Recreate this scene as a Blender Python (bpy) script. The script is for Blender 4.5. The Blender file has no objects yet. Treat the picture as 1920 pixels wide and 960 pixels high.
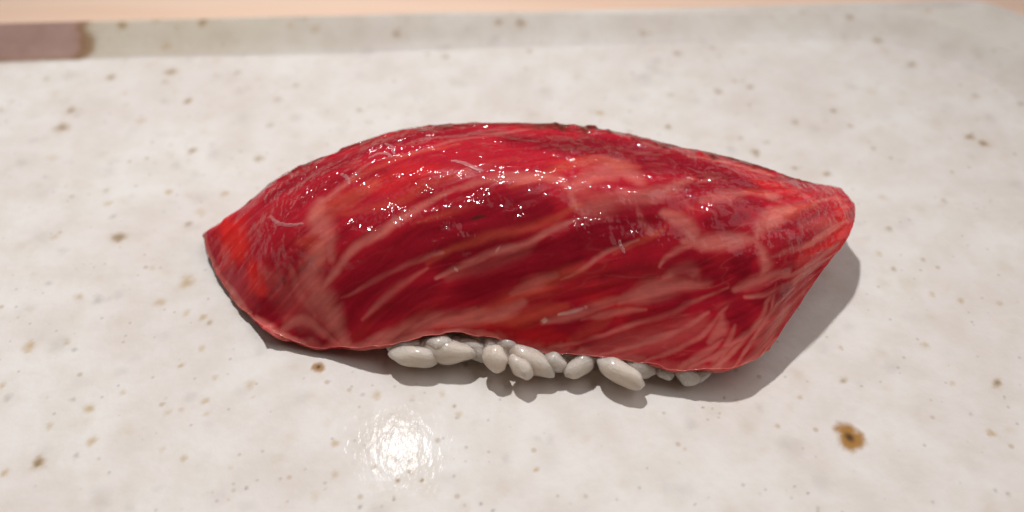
import bpy, math, random
import numpy as np
from mathutils import Vector, Matrix

# ------------------------------------------------------------------ camera, world, lamps
S = 0.01                                  # the tables below are in centimetres
sc = bpy.context.scene
COL = sc.collection
PITCH = math.radians(48.0)
CAMZ = 7.8
CAMY = -CAMZ / math.tan(PITCH)
cam_d = bpy.data.cameras.new('camera')
cam = bpy.data.objects.new('camera', cam_d); COL.objects.link(cam)
cam.location = (0, CAMY * S, CAMZ * S)
cam.rotation_euler = (math.pi / 2 - PITCH, 0, 0)
cam_d.sensor_width = 36.0
cam_d.lens = 18.0 / math.tan(math.radians(30.0))
cam_d.clip_start = 0.002
cam_d.clip_end = 20.0
cam_d.dof.use_dof = True
cam_d.dof.focus_distance = 0.0925
cam_d.dof.aperture_fstop = 14.0
sc.camera = cam

world = bpy.data.worlds.new('World'); sc.world = world
world.use_nodes = True
bg = world.node_tree.nodes['Background']
bg.inputs['Color'].default_value = (1.0, 0.62, 0.45, 1)
bg.inputs['Strength'].default_value = 0.05

LDIR = Vector((-0.125, 0.508, 0.888)).normalized()
def lamp(name, kind, loc, power, color, size, aim=(0, 0, 0)):
    d = bpy.data.lights.new(name, kind); d.energy = power; d.color = color
    if kind == 'AREA':
        d.shape = 'DISK'; d.size = size
    elif kind == 'SPOT':
        d.shadow_soft_size = size; d.spot_size = math.radians(41); d.spot_blend = 1.0
    else:
        d.shadow_soft_size = size
    o = bpy.data.objects.new(name, d); COL.objects.link(o)
    o.location = loc
    o.rotation_euler = (Vector(aim) - Vector(loc)).to_track_quat('-Z', 'Y').to_euler()
    return o
main_pos = Vector((-0.012, -0.026, 0)) + LDIR * 0.55
lamp('counter_spotlight', 'SPOT', main_pos, 9.2, (1.0, 0.978, 0.98), 0.0125, (-0.024, -0.055, 0))
lamp('soft_fill_right', 'AREA', (1.5, 0.6, 1.6), 27.0, (1.0, 0.945, 0.94), 2.8)  # broad unseen fill, added to lighten the shadow under the right tip
lamp('room_glow', 'AREA', (-0.8, 0.3, 1.3), 1.5, (1.0, 0.95, 0.93), 0.8)

sc.view_settings.view_transform = 'Standard'
sc.view_settings.look = 'None'
sc.view_settings.exposure = 0.0
sc.view_settings.gamma = 1.0
sc.cycles.use_denoising = True
sc.cycles.max_bounces = 8
sc.cycles.sample_clamp_indirect = 4.0

# ------------------------------------------------------------------ helpers
def mesh_obj(name, verts, faces, mat, parent=None, smooth=True):
    me = bpy.data.meshes.new(name)
    verts = np.asarray(verts, dtype=np.float32)
    faces = np.asarray(faces, dtype=np.int32)
    me.vertices.add(len(verts)); me.vertices.foreach_set('co', verts.ravel())
    v0, v1, v2, v3 = (verts[faces[:, i]] for i in (0, 1, 2, min(3, faces.shape[1] - 1)))
    c0 = verts.mean(0)
    if (np.cross(v2 - v0, v3 - v1) * ((v0 + v2) / 2 - c0)).sum() < 0:
        faces = faces[:, ::-1].copy(); print('flipped', name)
    nf, k = faces.shape
    me.loops.add(nf * k); me.loops.foreach_set('vertex_index', faces.ravel())
    me.polygons.add(nf)
    me.polygons.foreach_set('loop_start', np.arange(0, nf * k, k, dtype=np.int32))
    me.polygons.foreach_set('loop_total', np.full(nf, k, dtype=np.int32))
    me.update(calc_edges=True)
    if smooth: me.polygons.foreach_set('use_smooth', np.ones(nf, dtype=bool))
    me.validate()
    if mat: me.materials.append(mat)
    o = bpy.data.objects.new(name, me); COL.objects.link(o)
    if parent: o.parent = parent
    return o

def color_attr(me, name, rgb):
    a = me.color_attributes.new(name, 'FLOAT_COLOR', 'POINT')
    n = len(rgb); buf = np.ones((n, 4), dtype=np.float32); buf[:, :3] = rgb
    a.data.foreach_set('color', buf.ravel())

def float_attr(me, name, val):
    a = me.attributes.new(name, 'FLOAT', 'POINT')
    a.data.foreach_set('value', np.asarray(val, dtype=np.float32))

_rng = np.random.RandomState(7)
_tab = _rng.rand(256, 256)
def noise2(x, y, seed=0):                 # smooth value noise in 0..1
    x = x + seed * 17.31; y = y + seed * 9.73
    xi = np.floor(x).astype(int); yi = np.floor(y).astype(int)
    fx = x - xi; fy = y - yi
    fx = fx * fx * (3 - 2 * fx); fy = fy * fy * (3 - 2 * fy)
    g = lambda a, b: _tab[a & 255, b & 255]
    return ((g(xi, yi) * (1 - fx) + g(xi + 1, yi) * fx) * (1 - fy)
            + (g(xi, yi + 1) * (1 - fx) + g(xi + 1, yi + 1) * fx) * fy)
def fbm2(x, y, seed=0, octs=4):
    s = 0; a = 0.5; t = 0
    for k in range(octs):
        s = s + a * noise2(x * 2 ** k, y * 2 ** k, seed + k * 3); t += a; a *= 0.5
    return s / t
def sstep(a, b, x):
    t = np.clip((x - a) / (b - a), 0, 1)
    return t * t * (3 - 2 * t)

# ------------------------------------------------------------------ node materials
def new_mat(name):
    m = bpy.data.materials.new(name); m.use_nodes = True
    nt = m.node_tree; p = nt.nodes['Principled BSDF']
    return m, nt, p
def node(nt, kind, **kw):
    n = nt.nodes.new(kind)
    for k, v in kw.items(): setattr(n, k, v)
    return n
def noise_node(nt, vec, scale, detail=3, rough=0.55):
    n = node(nt, 'ShaderNodeTexNoise')
    n.inputs['Scale'].default_value = scale; n.inputs['Detail'].default_value = detail
    n.inputs['Roughness'].default_value = rough
    nt.links.new(vec, n.inputs['Vector'])
    return n
def mapping(nt, src, scale=(1, 1, 1), rot=(0, 0, 0)):
    m = node(nt, 'ShaderNodeMapping')
    m.inputs['Scale'].default_value = scale; m.inputs['Rotation'].default_value = rot
    nt.links.new(src, m.inputs['Vector'])
    return m.outputs['Vector']
def math_node(nt, op, a, b=None, clamp=False):
    n = node(nt, 'ShaderNodeMath', operation=op); n.use_clamp = clamp
    for i, v in enumerate((a, b)):
        if v is None: continue
        if isinstance(v, (int, float)): n.inputs[i].default_value = v
        else: nt.links.new(v, n.inputs[i])
    return n.outputs[0]
def maprange(nt, v, a, b, c, d):
    n = node(nt, 'ShaderNodeMapRange'); n.interpolation_type = 'SMOOTHSTEP'
    nt.links.new(v, n.inputs['Value'])
    for k, x in zip(('From Min', 'From Max', 'To Min', 'To Max'), (a, b, c, d)): n.inputs[k].default_value = x
    return n.outputs['Result']
def mixcol(nt, fac, a, b, mode='MIX'):
    n = node(nt, 'ShaderNodeMix', data_type='RGBA', blend_type=mode)
    for sock, v in ((n.inputs[0], fac), (n.inputs[6], a), (n.inputs[7], b)):
        if isinstance(v, (int, float)): sock.default_value = v
        elif isinstance(v, tuple): sock.default_value = (*v, 1)
        else: nt.links.new(v, sock)
    return n.outputs[2]
def bump(nt, height, strength, dist, normal=None):
    b = node(nt, 'ShaderNodeBump')
    b.inputs['Strength'].default_value = strength; b.inputs['Distance'].default_value = dist
    nt.links.new(height, b.inputs['Height'])
    if normal is not None: nt.links.new(normal, b.inputs['Normal'])
    return b.outputs['Normal']

def make_meat():
    m, nt, p = new_mat('raw_tuna')
    tc = node(nt, 'ShaderNodeTexCoord').outputs['Object']
    col = node(nt, 'ShaderNodeAttribute', attribute_name='meat_color').outputs['Color']
    fat = node(nt, 'ShaderNodeAttribute', attribute_name='fat').outputs['Fac']
    wet = node(nt, 'ShaderNodeAttribute', attribute_name='wet').outputs['Fac']
    n1 = noise_node(nt, tc, 900, 4, 0.6).outputs['Fac']
    n2 = noise_node(nt, mapping(nt, tc, (1, 3, 3), (0, 0, math.radians(-25))), 260, 4, 0.6).outputs['Fac']
    f = math_node(nt, 'ADD', maprange(nt, n1, .3, .7, .96, 1.04), maprange(nt, n2, .3, .7, -.05, .05))
    comb = node(nt, 'ShaderNodeCombineColor')
    for i in range(3): nt.links.new(f, comb.inputs[i])
    c = mixcol(nt, 1.0, col, comb.outputs[0], 'MULTIPLY')
    nt.links.new(c, p.inputs['Base Color'])
    p.inputs['Subsurface Weight'].default_value = 0.55
    p.inputs['Subsurface Radius'].default_value = (1.0, 0.22, 0.12)
    p.inputs['Subsurface Scale'].default_value = 0.0026
    p.inputs['IOR'].default_value = 1.38
    p.inputs['Specular IOR Level'].default_value = 0.05
    rough = math_node(nt, 'SUBTRACT', 0.36, math_node(nt, 'MULTIPLY', wet, 0.10))
    nt.links.new(rough, p.inputs['Roughness'])
    # damp skin: small beads, stretched along the cut
    wet_v = mapping(nt, tc, (1.0, 0.55, 0.55))
    bead = noise_node(nt, wet_v, 1900, 1, 0.4).outputs['Fac']
    soft = noise_node(nt, tc, 420, 3, 0.5).outputs['Fac']
    h = math_node(nt, 'ADD', math_node(nt, 'MULTIPLY', bead, math_node(nt, 'ADD', math_node(nt, 'MULTIPLY', wet, 0.75), 0.30)),
                  math_node(nt, 'MULTIPLY', soft, 1.3))
    nb = bump(nt, h, 1.0, 0.00003)
    nt.links.new(nb, p.inputs['Normal'])
    nt.links.new(math_node(nt, 'ADD', math_node(nt, 'MULTIPLY', wet, .65), .18), p.inputs['Coat Weight'])
    p.inputs['Coat Roughness'].default_value = 0.09
    p.inputs['Coat IOR'].default_value = 1.42
    h2 = math_node(nt, 'ADD', h, math_node(nt, 'MULTIPLY', noise_node(nt, tc, 230, 2, .5).outputs['Fac'], 7.0))
    h2 = math_node(nt, 'ADD', h2, math_node(nt, 'MULTIPLY', soft, 2.2))
    h2 = math_node(nt, 'MULTIPLY', h2, math_node(nt, 'ADD', math_node(nt, 'MULTIPLY', wet, .85), .15))
    nb2 = bump(nt, h2, 1.0, 0.00024)
    nt.links.new(nb2, p.inputs['Coat Normal'])
    return m

def make_rice():
    m, nt, p = new_mat('cooked_rice')
    tc = node(nt, 'ShaderNodeTexCoord').outputs['Object']
    oi = node(nt, 'ShaderNodeObjectInfo').outputs['Random']
    n = noise_node(nt, tc, 500, 3).outputs['Fac']
    c = mixcol(nt, maprange(nt, n, .3, .7, 0, 1), (0.98, 0.81, 0.69), (0.96, 0.77, 0.64))
    c = mixcol(nt, math_node(nt, 'MULTIPLY', oi, .35), c, (0.92, 0.72, 0.58))
    nt.links.new(c, p.inputs['Base Color'])
    p.inputs['Subsurface Weight'].default_value = 1.0
    p.inputs['Subsurface Radius'].default_value = (1.0, 1.0, 1.0)
    p.inputs['Subsurface Scale'].default_value = 0.0020
    p.inputs['Roughness'].default_value = 0.34
    p.inputs['Transmission Weight'].default_value = 0.30
    p.inputs['IOR'].default_value = 1.36
    p.inputs['Coat Weight'].default_value = 0.5
    p.inputs['Coat Roughness'].default_value = 0.16
    n3 = noise_node(nt, tc, 1300, 3).outputs['Fac']
    n4 = noise_node(nt, tc, 420, 2).outputs['Fac']
    nt.links.new(bump(nt, math_node(nt, 'ADD', n3, math_node(nt, 'MULTIPLY', n4, 2.5)), 0.8, 0.00006), p.inputs['Normal'])
    return m

def make_glaze():
    m, nt, p = new_mat('speckled_glaze')
    tc = node(nt, 'ShaderNodeTexCoord').outputs['Object']
    col = node(nt, 'ShaderNodeAttribute', attribute_name='glaze_color').outputs['Color']
    n1 = noise_node(nt, tc, 55, 5, 0.6).outputs['Fac']
    n2 = noise_node(nt, mapping(nt, tc, (1, 1, 1)), 230, 4, 0.6).outputs['Fac']
    tint = mixcol(nt, maprange(nt, n1, .35, .65, 0, 1), (1.0, 0.995, 0.975), (0.945, 0.905, 0.88))
    tint2 = mixcol(nt, maprange(nt, n2, .35, .68, 0, 1), (1.0, 1.0, 1.0), (0.93, 0.915, 0.885))
    c = mixcol(nt, 1.0, col, tint, 'MULTIPLY'); c = mixcol(nt, 1.0, c, tint2, 'MULTIPLY')
    # pin-prick specks in the clay
    for sc_, thr, cc, amt in ((900, 0.10, (0.38, 0.33, 0.30), .40), (420, 0.07, (0.42, 0.31, 0.17), .5)):
        v = node(nt, 'ShaderNodeTexVoronoi'); v.inputs['Scale'].default_value = sc_
        nt.links.new(tc, v.inputs['Vector'])
        pick = node(nt, 'ShaderNodeSeparateColor'); nt.links.new(v.outputs['Color'], pick.inputs[0])
        on = math_node(nt, 'GREATER_THAN', pick.outputs[0], 0.80)
        dot = maprange(nt, v.outputs['Distance'], thr * .7, thr * 2.6, 1, 0)
        f = math_node(nt, 'MULTIPLY', math_node(nt, 'MULTIPLY', on, dot), amt)
        c = mixcol(nt, f, c, cc)
    nt.links.new(c, p.inputs['Base Color'])
    p.inputs['Roughness'].default_value = 0.6
    p.inputs['Specular IOR Level'].default_value = 0.2
    p.inputs['Coat Weight'].default_value = 0.013
    p.inputs['Coat Roughness'].default_value = 0.09
    b1 = noise_node(nt, tc, 1050, 2, 0.5).outputs['Fac']
    b2 = noise_node(nt, tc, 260, 2, 0.5).outputs['Fac']
    h = math_node(nt, 'ADD', b1, math_node(nt, 'MULTIPLY', b2, 1.2))
    nt.links.new(bump(nt, h, 1.0, 0.00004), p.inputs['Normal'])
    b3 = noise_node(nt, mapping(nt, tc, (1.45, .7, 1)), 1000, 2, 0.5).outputs['Fac']
    nt.links.new(bump(nt, math_node(nt, 'ADD', b3, math_node(nt, 'MULTIPLY', b2, .35)), 1.0, 0.000020), p.inputs['Coat Normal'])
    return m

def make_wood():
    m, nt, p = new_mat('pale_wood')
    tc = node(nt, 'ShaderNodeTexCoord').outputs['Object']
    g = noise_node(nt, mapping(nt, tc, (3, 60, 20), (0, 0, .03)), 5, 5, .6).outputs['Fac']
    c = mixcol(nt, maprange(nt, g, .35, .65, 0, 1), (0.97, 0.74, 0.57), (0.93, 0.66, 0.49))
    nt.links.new(c, p.inputs['Base Color'])
    p.inputs['Roughness'].default_value = 0.5
    nt.links.new(bump(nt, g, .3, .0003), p.inputs['Normal'])
    return m

MEAT = make_meat(); RICE = make_rice(); GLAZE = make_glaze(); WOOD = make_wood()
def make_tendon():
    m, nt, p = new_mat('fat_strand')
    p.inputs['Base Color'].default_value = (0.62, 0.30, 0.28, 1)
    p.inputs['Roughness'].default_value = 0.25
    tc = node(nt, 'ShaderNodeTexCoord').outputs['Object']
    n = noise_node(nt, tc, 1500, 2).outputs['Fac']
    c = mixcol(nt, maprange(nt, n, .3, .7, 0, 1), (0.88, 0.56, 0.55), (0.80, 0.42, 0.42))
    nt.links.new(c, p.inputs['Base Color'])
    p.inputs['Alpha'].default_value = 0.30
    return m
STRAND = make_tendon()

# ------------------------------------------------------------------ counter
cv = []; 
def box(name, lo, hi, mat, parent=None):
    x0, y0, z0 = lo; x1, y1, z1 = hi
    v = [(x0,y0,z0),(x1,y0,z0),(x1,y1,z0),(x0,y1,z0),(x0,y0,z1),(x1,y0,z1),(x1,y1,z1),(x0,y1,z1)]
    f = [(3,2,1,0),(4,5,6,7),(0,1,5,4),(1,2,6,5),(2,3,7,6),(3,0,4,7)]
    return mesh_obj(name, np.array(v) * S, f, mat, parent, smooth=False)
TABLE_Z = -0.9
counter = box('counter', (-60, -25, TABLE_Z - 3), (60, 45, TABLE_Z), WOOD)
counter['kind'] = 'structure'
counter['label'] = 'pale peach wooden counter behind the far edge of the plate'

# ------------------------------------------------------------------ plate
ANG = math.radians(2.6)
PC = np.array((-1.6, -0.6))               # plate centre
PA, PB = 9.75, 5.42                       # half sizes to the outer edge
def axis_pts(lo, hi, d0, d1, dstep, cstep):
    a = np.arange(lo, d0, cstep); b = np.arange(d0, d1, dstep); c = np.arange(d1, hi, cstep)
    return np.concatenate([a, b, c, [hi]])
gx = axis_pts(-PA, PA, -6.6, 9.6, 0.0165, 0.12)
gy = axis_pts(-PB, PB, -3.2, 5.30, 0.0155, 0.10)
GX, GY = np.meshgrid(gx, gy, indexing='ij')
CR = 0.9                                   # outer corner radius
ix = np.abs(GX) - (PA - CR); iy = np.abs(GY) - (PB - CR)
cornr = (ix > 0) & (iy > 0)
hyp = np.hypot(ix, iy); fac = np.where(cornr, np.maximum(ix, iy) / np.maximum(hyp, 1e-6), 1.0)
LX = np.where(cornr, np.sign(GX) * (PA - CR + ix * fac), GX)
LY = np.where(cornr, np.sign(GY) * (PB - CR + iy * fac), GY)
# inner well: rounded rectangle, distance outside of it
WA, WB, WR = PA - 0.78, PB - 0.70, 2.1
qx = np.abs(LX) - (WA - WR); qy = np.abs(LY) - (WB - WR)
dw = np.hypot(np.maximum(qx, 0), np.maximum(qy, 0)) + np.minimum(np.maximum(qx, qy), 0) - WR
dw = dw + 0.07 * (noise2(LX * .5, LY * .5, 3) - .5)
LIP = 0.27
_t = np.clip((dw + .02) / 0.66, 0, 1)
LIPV = LIP * (1 - .55 * sstep(0, 7, LX))
z = LIPV * (_t - .10 * np.sin(2 * np.pi * _t) / (2 * np.pi) * sstep(0, .3, _t))
z = z + 0.020 * (fbm2(LX * .45, LY * .45, 11, 2) - .5) * sstep(3.2, 4.5, np.hypot(LX - 1.6, LY + .4))
edge_d = np.minimum(PA - np.abs(LX), PB - np.abs(LY))
z = z - 0.07 * sstep(0.12, 0.0, edge_d) ** 2
ca, sa = math.cos(ANG), math.sin(ANG)
WX = PC[0] + LX * ca - LY * sa; WY = PC[1] + LX * sa + LY * ca
nx, ny = GX.shape
idx = np.arange(nx * ny).reshape(nx, ny)
faces = np.stack([idx[:-1, :-1], idx[1:, :-1], idx[1:, 1:], idx[:-1, 1:]], -1).reshape(-1, 4)
top = np.stack([WX, WY, z], -1).reshape(-1, 3)
ring = np.concatenate([idx[:, 0], idx[-1, 1:], idx[-2::-1, -1], idx[0, -2:0:-1]])
verts = [top]; base = len(top); prev = ring
ctr = np.array([PC[0], PC[1]])
fl = [faces]
for k, (off, zz) in enumerate(((0.03, LIP - 0.12), (0.04, LIP - 0.25), (-0.02, -0.25), (-0.35, -0.62), (-0.8, TABLE_Z + .001))):
    rx, ry = LX.reshape(-1)[ring], LY.reshape(-1)[ring]
    rn = np.stack([rx / PA, ry / PB], -1)
    px_ = rx * (1 + off / PA); py_ = ry * (1 + off / PB)
    ringv = np.stack([PC[0] + px_ * ca - py_ * sa, PC[1] + px_ * sa + py_ * ca, np.full(len(ring), zz)], -1)
    verts.append(ringv)
    cur = base + np.arange(len(ring)); base += len(ring)
    fl.append(np.stack([prev, np.roll(prev, -1), np.roll(cur, -1), cur], -1)[:, ::-1])
    prev = cur
verts.append(np.array([[PC[0], PC[1], TABLE_Z + .001]]))
V = np.concatenate(verts); F = np.concatenate(fl)
# bottom fan as degenerate-free quads (pairs of ring edges)
n = len(prev); n2 = n - n % 2
fan = np.stack([prev[0:n2:2], prev[1:n2:2], prev[np.arange(2, n2 + 2, 2) % n], np.full(n2 // 2, len(V) - 1)], -1)[:, ::-1]
F = np.concatenate([F, fan])
WHITE = np.array((0.765, 0.750, 0.725)); TAN = np.array((0.50, 0.345, 0.13)); BROWN = np.array((0.26, 0.175, 0.085))
GREY = np.array((0.27, 0.25, 0.25)); MAUVE = np.array((0.37, 0.243, 0.21)); RUST = np.array((0.27, 0.15, 0.065))
gc = np.tile(WHITE, (nx * ny, 1)).reshape(nx, ny, 3)
rim = sstep(-0.03, 0.05 + .25 * sstep(-3, 3, LX), dw)
# the rim glaze is more yellow, strongest near the bare patch
rt = rim * (0.22 + 0.55 * sstep(3.0, -4.5, LX)) * (0.7 + 0.6 * fbm2(LX * 1.2, LY * 2, 5, 3))
gc = gc * (1 - rt[..., None]) + np.array((0.60, 0.545, 0.43)) * rt[..., None]
# bare mauve clay patch on the back rim
pe = -4.546 + 0.17 * (fbm2(LX * 2.0, LY * 3.0, 21, 4) - .5) * 2
side = sstep(0.03, -0.03, LX - pe)
low = sstep(-0.03, 0.03, dw - 0.02 - 0.10 * (fbm2(LX * 1.2, LY, 8, 3) - .5))
patch = side * low * (LY > 0)
edgeb = (np.exp(-((LX - pe) / 0.085) ** 2) * low + np.exp(-((dw - 0.03) / 0.05) ** 2) * side * .55) * (LY > 0)
mv = MAUVE * (0.9 + 0.3 * fbm2(LX * 3, LY * 3, 31, 3))[..., None]
gc = gc * (1 - patch[..., None]) + mv * patch[..., None]
eb = np.clip(edgeb * (0.5 + fbm2(LX * 4, LY * 4, 41, 3)), 0, 1) * .85
gc = gc * (1 - eb[..., None]) + RUST * eb[..., None]
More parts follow.
